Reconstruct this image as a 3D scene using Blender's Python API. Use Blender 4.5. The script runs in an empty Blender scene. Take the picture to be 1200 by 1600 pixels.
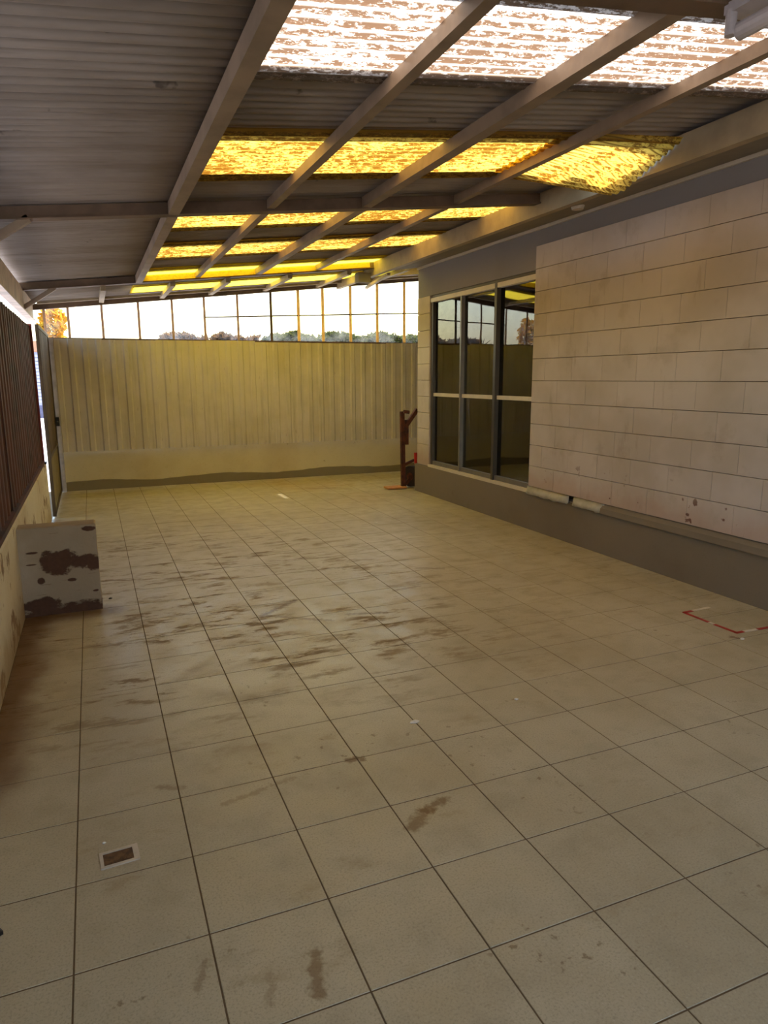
import bpy, bmesh, math, random
from mathutils import Vector, Matrix
random.seed(7)
S = 0.34                       # metres per floor tile; all layout numbers below are in tiles
C = bpy.context.scene.collection
sc = bpy.context.scene

# ------------------------------------------------------------------ camera
cam_d = bpy.data.cameras.new('camera'); cam = bpy.data.objects.new('camera', cam_d); C.objects.link(cam)
cam_d.sensor_fit = 'VERTICAL'; cam_d.sensor_height = 24.0
cam_d.lens = 24.0*1086.8/1600.0
yaw, pit, rol = 0.39273622, -0.19145136, -0.00541307
F_ = Vector((math.sin(yaw)*math.cos(pit), math.cos(yaw)*math.cos(pit), math.sin(pit)))
r0 = Vector((math.cos(yaw), -math.sin(yaw), 0)); u0 = r0.cross(F_)
R_ = r0*math.cos(rol)+u0*math.sin(rol); U_ = -r0*math.sin(rol)+u0*math.cos(rol)
cam_loc = Vector((0.4592, -4.0129, 4.3799))*S
M = Matrix((R_, U_, -F_)).transposed().to_4x4(); M.translation = cam_loc
cam.matrix_world = M
cam_d.clip_start = 0.02; cam_d.clip_end = 500
sc.camera = cam

# ------------------------------------------------------------------ sky, sun, exposure
W = bpy.data.worlds.new('sky'); sc.world = W; W.use_nodes = True
wn = W.node_tree; wn.nodes.clear()
wo = wn.nodes.new('ShaderNodeOutputWorld'); wb = wn.nodes.new('ShaderNodeBackground')
sky = wn.nodes.new('ShaderNodeTexSky'); sky.sky_type = 'NISHITA'; sky.sun_disc = False
SUN_EL, SUN_AZ = math.radians(60), math.radians(92)     # azimuth from +y towards +x
sky.sun_elevation = SUN_EL; sky.sun_rotation = SUN_AZ; sky.air_density = 1.4; sky.dust_density = 3.0; sky.ozone_density = 1.0
wn.links.new(sky.outputs[0], wb.inputs[0]); wb.inputs[1].default_value = 0.9
wn.links.new(wb.outputs[0], wo.inputs[0])
sd = bpy.data.lights.new('sun', 'SUN'); sd.energy = 9.0; sd.angle = math.radians(1.0); sd.color = (1.0, 0.93, 0.82)
so = bpy.data.objects.new('sun', sd); C.objects.link(so)
dirv = Vector((math.sin(SUN_AZ)*math.cos(SUN_EL), math.cos(SUN_AZ)*math.cos(SUN_EL), math.sin(SUN_EL)))
so.rotation_euler = dirv.to_track_quat('Z', 'Y').to_euler(); so.location = (3, 3, 12)
sc.view_settings.view_transform = 'Standard'; sc.view_settings.look = 'None'
sc.view_settings.gamma = 1.0; sc.view_settings.use_curve_mapping = False
sc.view_settings.exposure = 0.34
sc.cycles.max_bounces = 10; sc.cycles.diffuse_bounces = 6; sc.cycles.transmission_bounces = 8
sc.cycles.transparent_max_bounces = 16; sc.cycles.sample_clamp_indirect = 8.0
sc.cycles.use_denoising = True

# ------------------------------------------------------------------ materials
def srgb(r, g, b):
    f = lambda c: c/12.92 if c <= 0.04045 else ((c+0.055)/1.055)**2.4
    return (f(r/255), f(g/255), f(b/255), 1)
class Mat:
    """small node-building helper"""
    def __init__(s, name):
        s.m = bpy.data.materials.new(name); s.m.use_nodes = True; s.t = s.m.node_tree; s.t.nodes.clear()
        s.out = s.n('ShaderNodeOutputMaterial')
        s.pos = s.n('ShaderNodeNewGeometry').outputs['Position']
    def n(s, k, **kw):
        x = s.t.nodes.new(k)
        for a, v in kw.items(): setattr(x, a, v)
        return x
    def l(s, a, b): s.t.links.new(a, b)
    def setin(s, node, i, v):
        if hasattr(v, 'links') or hasattr(v, 'is_output'): s.l(v, node.inputs[i])
        else: node.inputs[i].default_value = v
    def math(s, op, a, b=0.0, c=0.0, clamp=False):
        x = s.n('ShaderNodeMath', operation=op); x.use_clamp = clamp
        s.setin(x, 0, a); s.setin(x, 1, b); s.setin(x, 2, c); return x.outputs[0]
    def vmath(s, op, a, b=None, scale=None):
        x = s.n('ShaderNodeVectorMath', operation=op); s.setin(x, 0, a)
        if b is not None: s.setin(x, 1, b)
        if scale is not None: s.setin(x, 'Scale', scale)
        return x
    def noise(s, scale, stretch=(1, 1, 1), detail=4, rough=0.6, off=(0, 0, 0)):
        mp = s.n('ShaderNodeMapping'); s.l(s.pos, mp.inputs[0])
        mp.inputs['Scale'].default_value = stretch; mp.inputs['Location'].default_value = off
        x = s.n('ShaderNodeTexNoise'); s.l(mp.outputs[0], x.inputs['Vector'])
        x.inputs['Scale'].default_value = scale; x.inputs['Detail'].default_value = detail; x.inputs['Roughness'].default_value = rough
        return x.outputs['Fac']
    def ramp(s, v, a, b, lo=0.0, hi=1.0):
        x = s.n('ShaderNodeMapRange'); x.interpolation_type = 'SMOOTHSTEP'
        s.setin(x, 0, v); s.setin(x, 1, a); s.setin(x, 2, b); s.setin(x, 3, lo); s.setin(x, 4, hi); return x.outputs[0]
    def mix(s, f, a, b):
        x = s.n('ShaderNodeMix'); x.data_type = 'RGBA'
        s.setin(x, 0, f); s.setin(x, 6, a); s.setin(x, 7, b); return x.outputs[2]
    def xyz(s):
        x = s.n('ShaderNodeSeparateXYZ'); s.l(s.pos, x.inputs[0]); return x.outputs
    def seg(s, p0, p1, r, soft, nz=None, amp=0.0):
        """mask along a floor segment, tile coordinates"""
        a = Vector((p0[0]*S, p0[1]*S, 0)); b = Vector((p1[0]*S, p1[1]*S, 0)); ba = b-a
        pa = s.vmath('SUBTRACT', s.pos, tuple(a)).outputs[0]
        h = s.math('DIVIDE', s.vmath('DOT_PRODUCT', pa, tuple(ba)).outputs['Value'], max(ba.length_squared, 1e-6), clamp=True)
        sc_ = s.vmath('SCALE', tuple(ba), scale=h).outputs[0]
        d = s.vmath('LENGTH', s.vmath('SUBTRACT', pa, sc_).outputs[0]).outputs['Value']
        if nz is not None: d = s.math('ADD', d, s.math('MULTIPLY', s.math('SUBTRACT', nz, 0.5), amp))
        return s.ramp(d, r*S, (r+soft)*S, 1.0, 0.0)
    def bsdf(s, col, rough=0.7, metal=0.0, spec=0.5, bump=None, bstr=0.3, bdist=0.005):
        x = s.n('ShaderNodeBsdfPrincipled'); s.setin(x, 'Base Color', col); s.setin(x, 'Roughness', rough)
        x.inputs['Metallic'].default_value = metal; x.inputs['Specular IOR Level'].default_value = spec
        if bump is not None:
            bp = s.n('ShaderNodeBump'); s.l(bump, bp.inputs['Height']); bp.inputs['Strength'].default_value = bstr
            bp.inputs['Distance'].default_value = bdist; s.l(bp.outputs[0], x.inputs['Normal'])
        return x
    def done(s, sh): s.l(sh.outputs[0], s.out.inputs[0]); return s.m

def plain(name, c, rough=0.6, metal=0.0, var=0.12, scale=9, dark=None, spec=0.5):
    m = Mat(name); nz = m.noise(scale)
    d = dark or tuple(x*(1-var*2.2) for x in c[:3])+(1,)
    return m.done(m.bsdf(m.mix(m.ramp(nz, 0.35, 0.7), c, d), rough, metal, spec, nz, 0.15))

def mat_tile():
    m = Mat('floor_tile_glaze')
    big = m.noise(0.9, detail=5); mid = m.noise(6, detail=5); fine = m.noise(150, detail=3, rough=0.7); grit = m.noise(38, detail=3)
    col = m.mix(m.ramp(big, 0.35, 0.65), srgb(190, 178, 146), srgb(175, 161, 127))
    col = m.mix(m.ramp(mid, 0.45, 0.75, 0, 0.35), col, srgb(150, 136, 104))
    col = m.mix(m.ramp(fine, 0.5, 0.66, 0, 0.5), col, srgb(136, 126, 102))
    col = m.mix(m.ramp(fine, 0.28, 0.42, 0.25, 0), col, srgb(214, 210, 190))
    rnd = m.n('ShaderNodeObjectInfo').outputs['Random']
    col = m.mix(m.math('MULTIPLY', rnd, 0.16), col, srgb(158, 146, 116))
    x, y, z = m.xyz()
    # muddy smears, mostly in the middle left of the yard
    reg = m.math('MULTIPLY', m.ramp(y, 3.0*S, 6.5*S), m.ramp(y, 13*S, 19*S, 1, 0))
    reg = m.math('MULTIPLY', reg, m.ramp(x, 4.5*S, 8*S, 1, 0.25))
    sm = m.noise(5.5, (0.55, 1.7, 1), 7, 0.72, (3, 1, 0)); blot = m.noise(1.3, detail=3, off=(5, 2, 0))
    mud = m.math('MULTIPLY', m.ramp(sm, 0.50, 0.61), m.ramp(blot, 0.36, 0.56))
    col = m.mix(m.math('MULTIPLY', m.math('MULTIPLY', mud, reg), 0.85), col, srgb(112, 86, 50))
    wide = m.math('MULTIPLY', m.ramp(m.noise(3.1, (0.7, 1.3, 1), 6, 0.7, (1, 7, 0)), 0.56, 0.7), 0.35)
    col = m.mix(wide, col, srgb(134, 108, 66))
    spots = m.math('MULTIPLY', m.ramp(m.noise(22, detail=3, off=(9, 9, 0)), 0.62, 0.7), m.ramp(m.noise(1.6, detail=2, off=(2, 8, 0)), 0.52, 0.62))
    col = m.mix(m.math('MULTIPLY', spots, 0.6), col, srgb(104, 78, 44))
    # individual marks seen in the photograph
    marks = [((3.57, 1.87), (3.3, 1.78), 0.012, 0.07, .75), ((3.3, 1.78), (3.08, 1.60), 0.02, 0.10, .7), ((1.72, .46), (1.64, .14), 0.012, 0.075, .65),
             ((3.9, 9.0), (3.1, 8.35), 0.02, 0.09, .85), ((3.2, 8.3), (4.2, 7.6), 0.015, 0.07, .6), ((4.6, 7.8), (5.3, 7.6), 0.015, 0.06, .6),
             ((6.0, 8.8), (6.6, 8.9), .02, .07, .5), ((7.2, 10.2), (7.7, 9.9), .02, .08, .45), ((2.2, 2.9), (1.4, 2.7), .005, .05, .35),
             ((2.9, 3.0), (3.05, 2.98), .02, .06, .8), ((.82, 3.3), (1.05, 3.15), .01, .05, .4), ((4.2, 12.2), (5.6, 12.0), .01, .05, .5), ((10.2, 4.1), (10.28, 4.05), .02, .05, .8), ((8.3, 22.6), (9.2, 22.4), .05, .2, .5),
             ((1.36, .42), (1.30, .18), .0, .05, .3), ((.92, .72), (.84, .5), .0, .05, .4)]
    for a, b, r, sf, k in marks:
        col = m.mix(m.math('MULTIPLY', m.seg(a, b, r, sf, grit, 0.07), k), col, srgb(108, 76, 40))
    # earth washed against the left dwarf wall
    e = m.math('ADD', x, m.math('MULTIPLY', m.math('SUBTRACT', m.noise(3.2, detail=5), 0.5), 0.22))
    earth = m.math('MULTIPLY', m.ramp(e, -0.86*S, -0.35*S, 1, 0), m.ramp(y, 2.8*S, 4.6*S))
    earth = m.math('MULTIPLY', earth, m.ramp(y, 10*S, 14*S, 1, 0.35))
    col = m.mix(m.math('MULTIPLY', earth, 0.9), col, srgb(104, 70, 34))
    col = m.mix(m.math('MULTIPLY', m.seg((-1, 9.9), (.4, 9.85), 0.05, 0.5, grit, .1), 0.8), col, srgb(104, 74, 38))
    gen = m.noise(0.5, detail=3, off=(4, 0, 0))
    col = m.mix(m.math('MULTIPLY', m.ramp(gen, .5, .7), m.ramp(y, 15*S, 22*S, 0, .35)), col, srgb(176, 136, 76))
    rough = m.math('ADD', m.ramp(mid, .3, .7, .30, .48), m.math('MULTIPLY', m.math('MULTIPLY', mud, reg), .3))
    return m.done(m.bsdf(col, rough, 0, 0.4, fine, 0.12, 0.002))

def mat_plaster(name, base, flake, stain, lo=0.60, hi=0.66, k=1.0, scale=3.0, low=None):
    m = Mat(name); n1 = m.noise(scale, detail=7, rough=.62); n2 = m.noise(1.1, detail=5, off=(3, 3, 3)); n3 = m.noise(40, detail=4)
    col = m.mix(m.ramp(n2, 0.4, 0.7, 0, .45), base, stain)
    col = m.mix(m.math('MULTIPLY', m.ramp(n1, lo, hi), k), col, flake)
    col = m.mix(m.ramp(n3, .55, .75, 0, .25), col, stain)
    if low:      # damp, dirtier foot
        z = m.xyz()[2]; g = m.math('ADD', z, m.math('MULTIPLY', m.math('SUBTRACT', n1, .5), low[2]))
        col = m.mix(m.math('MULTIPLY', m.ramp(g, low[0], low[1], 1, 0), low[4]), col, low[3])
    return m.done(m.bsdf(col, .85, 0, .2, m.math('ADD', n3, m.math('MULTIPLY', n1, 2)), .25, .004))

def mat_block():
    m = Mat('painted_block'); x, y, z = m.xyz()
    n1 = m.noise(4, detail=6); n2 = m.noise(1.2, detail=4); n3 = m.noise(55, detail=4, rough=.7)
    rnd = m.n('ShaderNodeObjectInfo').outputs['Random']
    col = m.mix(m.ramp(n2, .4, .65), srgb(196, 184, 174), srgb(180, 167, 153))
    col = m.mix(m.math('MULTIPLY', rnd, .22), col, srgb(168, 154, 134))
    col = m.mix(m.ramp(n1, .56, .72, 0, .3), col, srgb(150, 132, 110))
    vs = m.noise(7, (1, 1, .25), 5, .65, (4, 4, 4))
    col = m.mix(m.ramp(vs, .60, .72, 0, .3), col, srgb(140, 122, 100))
    g = m.math('ADD', z, m.math('MULTIPLY', m.math('SUBTRACT', n1, .5), .35))
    col = m.mix(m.ramp(g, 1.30*S, 1.85*S, .4, 0), col, srgb(166, 126, 100))
    sp = m.math('MULTIPLY', m.ramp(m.noise(9, (1, 1, 1.3), 3, .5, (1, 6, 2)), .66, .70), m.ramp(z, 1.6*S, 2.4*S, 1, 0))
    col = m.mix(m.math('MULTIPLY', sp, m.ramp(y, 11*S, 13*S, .85, 0)), col, srgb(98, 56, 40))
    return m.done(m.bsdf(col, .8, 0, .25, m.math('ADD', n3, n1), .3, .003))

PITCH_M = .23*S
def mat_fibreglass(name, clean, dirt, lo, hi, clear):
    m = Mat(name)
    n1 = m.noise(48, (.4, 1.3, 1), 5, .75); n2 = m.noise(3, (.5, 1, 1), 3); n3 = m.noise(95, (.6, 1, 1), 3, .8)
    v = m.math('ADD', m.math('MULTIPLY', n1, .7), m.math('MULTIPLY', n3, .3)); v = m.math('ADD', v, m.math('MULTIPLY', m.math('SUBTRACT', n2, .5), .25))
    mask = m.ramp(v, lo, hi)
    # dirt gathers in the troughs: each corrugation has a clean crest, a speckled flank and a thin dark line
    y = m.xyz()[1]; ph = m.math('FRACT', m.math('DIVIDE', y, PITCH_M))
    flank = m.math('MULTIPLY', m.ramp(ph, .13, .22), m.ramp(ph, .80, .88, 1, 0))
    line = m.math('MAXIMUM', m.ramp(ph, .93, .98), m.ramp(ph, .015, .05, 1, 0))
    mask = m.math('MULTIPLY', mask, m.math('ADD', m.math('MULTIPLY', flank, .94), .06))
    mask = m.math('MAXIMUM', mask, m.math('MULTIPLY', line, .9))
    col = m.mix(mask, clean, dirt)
    tr_ = m.n('ShaderNodeBsdfTranslucent'); m.l(col, tr_.inputs[0])
    df = m.n('ShaderNodeBsdfDiffuse'); m.setin(df, 0, m.mix(.6, clean, dirt))
    gl = m.n('ShaderNodeBsdfGlossy'); gl.inputs['Roughness'].default_value = .35
    tp = m.n('ShaderNodeBsdfTransparent'); m.l(col, tp.inputs[0])
    a = m.n('ShaderNodeMixShader'); a.inputs[0].default_value = .30; m.l(tr_.outputs[0], a.inputs[1]); m.l(df.outputs[0], a.inputs[2])
    b = m.n('ShaderNodeMixShader'); b.inputs[0].default_value = clear; m.l(a.outputs[0], b.inputs[1]); m.l(tp.outputs[0], b.inputs[2])
    c = m.n('ShaderNodeMixShader'); c.inputs[0].default_value = .04; m.l(b.outputs[0], c.inputs[1]); m.l(gl.outputs[0], c.inputs[2])
    return m.done(c)

def mat_roof():
    m = Mat('weathered_roof_sheet'); n1 = m.noise(2.2, (.5, 1.6, 1), 5); n2 = m.noise(30, detail=4); n3 = m.noise(7, (.15, 3, 1), 4)
    ph = m.math('PINGPONG', m.math('DIVIDE', m.xyz()[1], PITCH_M), .5)
    rnd = m.n('ShaderNodeObjectInfo').outputs['Random']
    col = m.mix(m.ramp(n1, .35, .7), srgb(170, 160, 150), srgb(146, 135, 124))
    col = m.mix(m.ramp(n3, .5, .7, 0, .4), col, srgb(120, 106, 92))
    col = m.mix(m.math('MULTIPLY', rnd, .3), col, srgb(112, 98, 84))
    col = m.mix(m.ramp(m.noise(5, detail=4, off=(7, 7, 7)), .68, .74, 0, .7), col, srgb(62, 52, 44))
    col = m.mix(m.math('MULTIPLY', m.ramp(ph, .05, .13, 1, 0), m.ramp(n3, .2, .7, .9, .45)), col, srgb(70, 56, 46))   # dark lines at the corrugation cusps: grime plus painted-in shade
    return m.done(m.bsdf(col, .62, .1, .4, n2, .1, .002))

def mat_clad():
    m = Mat('painted_cladding'); n1 = m.noise(6, (2.2, 1, .12), 6, .65); n2 = m.noise(1.5, detail=4); n3 = m.noise(25, (2, 1, .4), 5)
    col = m.mix(m.ramp(n2, .35, .7), srgb(206, 194, 180), srgb(190, 178, 156))
    col = m.mix(m.ramp(n1, .5, .75, 0, .5), col, srgb(142, 132, 98))
    col = m.mix(m.ramp(n3, .64, .74, 0, .45), col, srgb(96, 66, 42))
    return m.done(m.bsdf(col, .6, 0, .4, n3, .1, .002))

def mat_glass(name, tint):
    m = Mat(name); tp = m.n('ShaderNodeBsdfTransparent'); tp.inputs[0].default_value = tint
    gl = m.n('ShaderNodeBsdfGlossy'); gl.inputs['Roughness'].default_value = .015
    nz = m.noise(1.6, detail=1); bp = m.n('ShaderNodeBump'); m.l(nz, bp.inputs['Height']); bp.inputs['Strength'].default_value = .25; bp.inputs['Distance'].default_value = .006
    m.l(bp.outputs[0], gl.inputs['Normal'])
    fr = m.n('ShaderNodeFresnel'); fr.inputs[0].default_value = 2.0
    x = m.n('ShaderNodeMixShader'); m.l(fr.outputs[0], x.inputs[0]); m.l(tp.outputs[0], x.inputs[1]); m.l(gl.outputs[0], x.inputs[2])
    return m.done(x)

def mat_film(name, tint, clear):
    m = Mat(name); nz = m.noise(4, detail=4)
    tp = m.n('ShaderNodeBsdfTransparent'); tp.inputs[0].default_value = tint
    tl = m.n('ShaderNodeBsdfTranslucent'); tl.inputs[0].default_value = tint
    x = m.n('ShaderNodeMixShader'); m.l(m.ramp(nz, .3, .7, clear-.08, clear+.08), x.inputs[0]); m.l(tl.outputs[0], x.inputs[1]); m.l(tp.outputs[0], x.inputs[2])
    return m.done(x)

def mat_leaf(name, a, b):
    m = Mat(name); nz = m.noise(14); df = m.n('ShaderNodeBsdfDiffuse'); tl = m.n('ShaderNodeBsdfTranslucent')
    col = m.mix(m.ramp(nz, .35, .65), a, b); m.l(col, df.inputs[0]); m.l(col, tl.inputs[0])
    x = m.n('ShaderNodeMixShader'); x.inputs[0].default_value = .45; m.l(df.outputs[0], x.inputs[1]); m.l(tl.outputs[0], x.inputs[2])
    return m.done(x)

M_TILE = mat_tile()
M_GROUT = plain('dirty_grout', srgb(104, 84, 54), .95, 0, .1, 6)
M_ROOF = mat_roof()
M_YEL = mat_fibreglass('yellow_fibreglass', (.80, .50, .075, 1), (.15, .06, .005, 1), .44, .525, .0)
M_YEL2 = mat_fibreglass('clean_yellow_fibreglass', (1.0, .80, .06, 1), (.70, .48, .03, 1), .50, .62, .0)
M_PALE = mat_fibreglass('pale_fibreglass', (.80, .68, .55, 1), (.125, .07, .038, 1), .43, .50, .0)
M_STEEL = plain('painted_roof_steel', srgb(150, 128, 104), .55, 0, .12, 5)
M_STEEL_D = plain('brown_rafter_steel', srgb(116, 92, 70), .6, 0, .15, 5)
M_FASCIA = plain('pinkish_gutter_paint', srgb(204, 182, 160), .6, 0, .15, 5)
M_BEAM = plain('cream_wall_beam', srgb(168, 150, 118), .6, 0, .12, 4)
M_SOFFIT = plain('grey_soffit', srgb(138, 128, 112), .75, 0, .08, 3)
M_GREY = mat_plaster('blue_grey_plaster', srgb(140, 134, 130), srgb(128, 120, 112), srgb(128, 122, 118), .7, .8, .5)
M_PLINTH = mat_plaster('grey_plinth_paint', srgb(128, 116, 98), srgb(112, 96, 74), srgb(112, 98, 78), .6, .75, .6)
M_BLOCK = mat_block()
M_JOINT = plain('mortar_joint', srgb(104, 84, 62), .95, 0, .1)
M_MORTAR = plain('broken_mortar', srgb(186, 178, 156), .9, 0, .1, 12)
M_SLAB = mat_plaster('far_dwarf_wall', srgb(206, 192, 156), srgb(120, 92, 58), srgb(172, 150, 106), .63, .70, .8, 2.6)
M_SKIRT = mat_plaster('far_skirting_paint', srgb(134, 122, 96), srgb(112, 92, 62), srgb(116, 102, 74), .6, .75, .6)
M_CLAD = mat_clad()
M_FLAKY = mat_plaster('flaking_white_wall', srgb(200, 188, 158), srgb(110, 78, 48), srgb(168, 140, 96), .55, .63, .85, 4.5, (0.02, .30, .35, srgb(140, 112, 66), .7))
M_STUD_W = mat_leaf('pale_lap_strip', (.55, .40, .30, 1), (.45, .32, .22, 1))
M_STUD_Y = mat_leaf('yellowed_lap_strip', (.80, .60, .28, 1), (.70, .50, .22, 1))
M_DARKBAR = plain('dark_rail', srgb(88, 66, 50), .7)
M_FILM_W = mat_film('clear_sheet', (1, .95, .88, 1), .92)
M_FILM_Y = mat_film('yellowed_clear_sheet', (1, .92, .70, 1), .92)
M_ALU = plain('grey_aluminium', srgb(118, 112, 106), .4, .3, .06)
M_ALU_D = plain('dark_aluminium', srgb(74, 66, 58), .45, .3, .06)
M_WHITE_AL = plain('white_aluminium', srgb(206, 192, 168), .45, 0, .05)
M_GLASS = mat_glass('window_glass', (.86, .86, .80, 1))
M_RUST = plain('rust_red_fence', srgb(84, 40, 24), .7, .1, .25, 4, srgb(52, 28, 18))
M_RUSTEDGE = plain('red_oxide_edge', srgb(120, 38, 24), .6)
M_GATE = plain('brown_gate_sheet', srgb(92, 74, 48), .65, .1, .15, 4)
M_GATELOW = plain('gate_kick_sheet', srgb(132, 116, 74), .75, 0, .15, 6)
M_BLACK = plain('black_iron', srgb(34, 28, 26), .5, .3)
M_OXIDE = plain('rusty_steel', srgb(104, 54, 30), .75, .2, .3, 14, srgb(58, 28, 16))
M_RED = plain('red_plastic', srgb(196, 40, 30), .4)
M_ORANGE = plain('orange_steel_plate', srgb(206, 140, 76), .6)
M_RUBBER = plain('dark_rubber', srgb(48, 34, 28), .8)
M_TAPE_R = plain('red_tape', srgb(176, 44, 34), .45)
M_TAPE_W = plain('white_tape', srgb(226, 214, 190), .45)
M_DRAINF = plain('pale_drain_frame', srgb(204, 192, 170), .45, .1)
M_DRAINC = plain('rusty_drain_cover', srgb(124, 92, 58), .6, .3, .3, 30, srgb(70, 48, 34))
M_PAPER = plain('white_paper', srgb(240, 234, 216), .8)
M_PVC = plain('white_pvc', srgb(196, 188, 186), .35)
M_GROUND = plain('street_paving', srgb(186, 182, 184), .9, 0, .1, 2)
M_HOUSE = plain('white_shopfront', srgb(140, 142, 160), .7, 0, .05)
M_HOUSEB = plain('brown_fascia', srgb(150, 108, 80), .7)
M_HOUSED = plain('grey_shop_base', srgb(70, 70, 94), .7)
M_INT_W = plain('shop_inner_wall', srgb(190, 182, 156), .85)
M_INT_F = plain('shop_inner_floor', srgb(190, 186, 158), .6)
M_HEDGE = mat_leaf('hedge_leaf', srgb(70, 76, 26), srgb(40, 54, 18))
M_HEDGEB = mat_leaf('dry_hedge_leaf', srgb(104, 80, 50), srgb(74, 56, 36))
M_ORLEAF = mat_leaf('orange_leaf', srgb(190, 130, 40), srgb(170, 140, 50))

# ------------------------------------------------------------------ mesh helpers (tile units in, metres out)
class MB:
    def __init__(s, base=(0, 0, 0)): s.v = []; s.f = []; s.b = Vector(base)
    def add(s, vs, fs):
        o = len(s.v); s.v += [tuple((Vector(p)-s.b)*S) for p in vs]; s.f += [tuple(i+o for i in q) for q in fs]; return s
    def box(s, x0, x1, y0, y1, z0, z1):
        v = [(x, y, z) for z in (z0, z1) for y in (y0, y1) for x in (x0, x1)]
        return s.add(v, [(0, 2, 3, 1), (4, 5, 7, 6), (0, 1, 5, 4), (2, 6, 7, 3), (0, 4, 6, 2), (1, 3, 7, 5)])
    def bevbox(s, x0, x1, y0, y1, z0, z1, b, ax):
        """box whose face towards ax ('+x','-x','+z') is chamfered"""
        d = {'+z': 2, '-x': 0, '+x': 0}[ax]
        lo = [x0, y0, z0]; hi = [x1, y1, z1]; o = [i for i in range(3) if i != d]
        top, bot = (hi[d], lo[d]) if ax[0] == '+' else (lo[d], hi[d]); sg = 1 if ax[0] == '+' else -1
        ring = lambda lv, ins: [tuple((lv if i == d else ((lo[i]+ins, hi[i]-ins)[k[o.index(i)]])) for i in range(3)) for k in ((0, 0), (1, 0), (1, 1), (0, 1))]
        v = ring(bot, 0)+ring(top-sg*b, 0)+ring(top, b)
        f = [(3, 2, 1, 0), (8, 9, 10, 11)]+[(i, (i+1) % 4, 4+(i+1) % 4, 4+i) for i in range(4)]+[(4+i, 4+(i+1) % 4, 8+(i+1) % 4, 8+i) for i in range(4)]
        return s.add(v, f)
    def bar(s, a, b, w, h, up=(0, 0, 1)):
        a = Vector(a); b = Vector(b); d = (b-a).normalized(); r = d.cross(Vector(up)).normalized(); u = r.cross(d)
        v = [tuple(p+r*(w/2*i)+u*(h/2*j)) for p in (a, b) for i, j in ((-1, -1), (1, -1), (1, 1), (-1, 1))]
        return s.add(v, [(3, 2, 1, 0), (4, 5, 6, 7)]+[(i, (i+1) % 4, 4+(i+1) % 4, 4+i) for i in range(4)])
    def tube(s, a, b, r, n=12, r2=None):
        a = Vector(a); b = Vector(b); d = (b-a).normalized(); up = Vector((0, 0, 1)) if abs(d.z) < .9 else Vector((1, 0, 0))
        x = d.cross(up).normalized(); y = d.cross(x); r2 = r if r2 is None else r2
        v = [tuple(p+(x*math.cos(t)+y*math.sin(t))*q) for p, q in ((a, r), (b, r2)) for t in [2*math.pi*k/n for k in range(n)]]
        return s.add(v, [tuple(range(n)), tuple(range(2*n-1, n-1, -1))]+[(i, n+i, n+(i+1) % n, (i+1) % n) for i in range(n)])
    def grid(s, fn, nu, nv):
        v = [fn(i/nu, j/nv) for j in range(nv+1) for i in range(nu+1)]
        return s.add(v, [(j*(nu+1)+i, j*(nu+1)+i+1, (j+1)*(nu+1)+i+1, (j+1)*(nu+1)+i) for j in range(nv) for i in range(nu)])
    def mesh(s, name, mat, fix=True):
        me = bpy.data.meshes.new(name); me.from_pydata(s.v, [], s.f)
        bm = bmesh.new(); bm.from_mesh(me)
        if fix: bmesh.ops.recalc_face_normals(bm, faces=bm.faces)
        bm.to_mesh(me); bm.free(); me.materials.append(mat); return me
    def obj(s, name, mat, parent=None, smooth=False, solid=0, label=None):
        me = s.mesh(name, mat, fix=not solid)
        if smooth: me.polygons.foreach_set('use_smooth', [True]*len(me.polygons))
        o = bpy.data.objects.new(name, me); C.objects.link(o); place(o, s.b*S, parent)
        if solid:
            md = o.modifiers.new('thickness', 'SOLIDIFY'); md.thickness = solid; md.offset = 0
        if label: o['label'] = label
        return o
def place(o, loc, parent):
    o.location = loc
    if parent is not None:
        o.parent = parent; o.matrix_parent_inverse = Matrix.Identity(4)
        o.location = Vector(loc)-world(parent)
def world(p):
    v = Vector(p.location)
    while p.parent: p = p.parent; v += Vector(p.location)
    return v
def inst(me, name, at, parent, label=None):
    o = bpy.data.objects.new(name, me); C.objects.link(o); place(o, Vector(at)*S, parent)
    if label: o['label'] = label
    return o
def struct(o): o['kind'] = 'structure'; return o
def shell(name, at=(0, 0, 0)):
    o = bpy.data.objects.new(name, None); C.objects.link(o); o.location = Vector(at)*S; o.empty_display_size = .1
    return struct(o)
def thing(name, at, label, cat, group=None):
    o = bpy.data.objects.new(name, None); C.objects.link(o); o.location = Vector(at)*S; o.empty_display_size = .1
    return tag(o, label, cat, group)
def tag(o, label, cat, group=None):
    o['label'] = label; o['category'] = cat
    if group: o['group'] = group
    return o

def project(p):
    d = Vector(p)*S-cam_loc; z = d.dot(F_)
    if z <= .05: return None
    return 600+1086.8*d.dot(R_)/z, 800-1086.8*d.dot(U_)/z

# ------------------------------------------------------------------ floor
floor = struct(MB().box(-1.5, 16, -9, 26.2, -.35, -.0045).obj('floor', M_GROUT))
g1, g2, ht = .0068, .0068, .03
cells = []
for i in range(-1, 16):
    for j in range(-9, 26):
        if i >= 12 and j < 20: continue
        p = [project((i+a, j+b, 0)) for a in (0, 1) for b in (0, 1)]
        if any(q is None for q in p): cells.append((0, i, j)); continue
        xs = [q[0] for q in p]; ys = [q[1] for q in p]
        inview = max(xs) > 0 and min(xs) < 1200 and max(ys) > 0 and min(ys) < 1600
        cells.append((((max(xs)-min(xs))*(max(ys)-min(ys)) if inview else 0), i, j))
cells.sort(key=lambda c: -c[0])
tile_me = MB().bevbox(g1, 1-g1, g2, 1-g2, -ht, 0, .003, '+z').mesh('tile', M_TILE)
for a, i, j in cells[:300]:
    o = inst(tile_me, 'tile', (i, j, random.uniform(-.001, .001)), floor)
mb = MB()
for a, i, j in cells[300:]: mb.bevbox(i+g1, i+1-g1, j+g2, j+1-g2, -ht, 0, .003, '+z')
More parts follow.
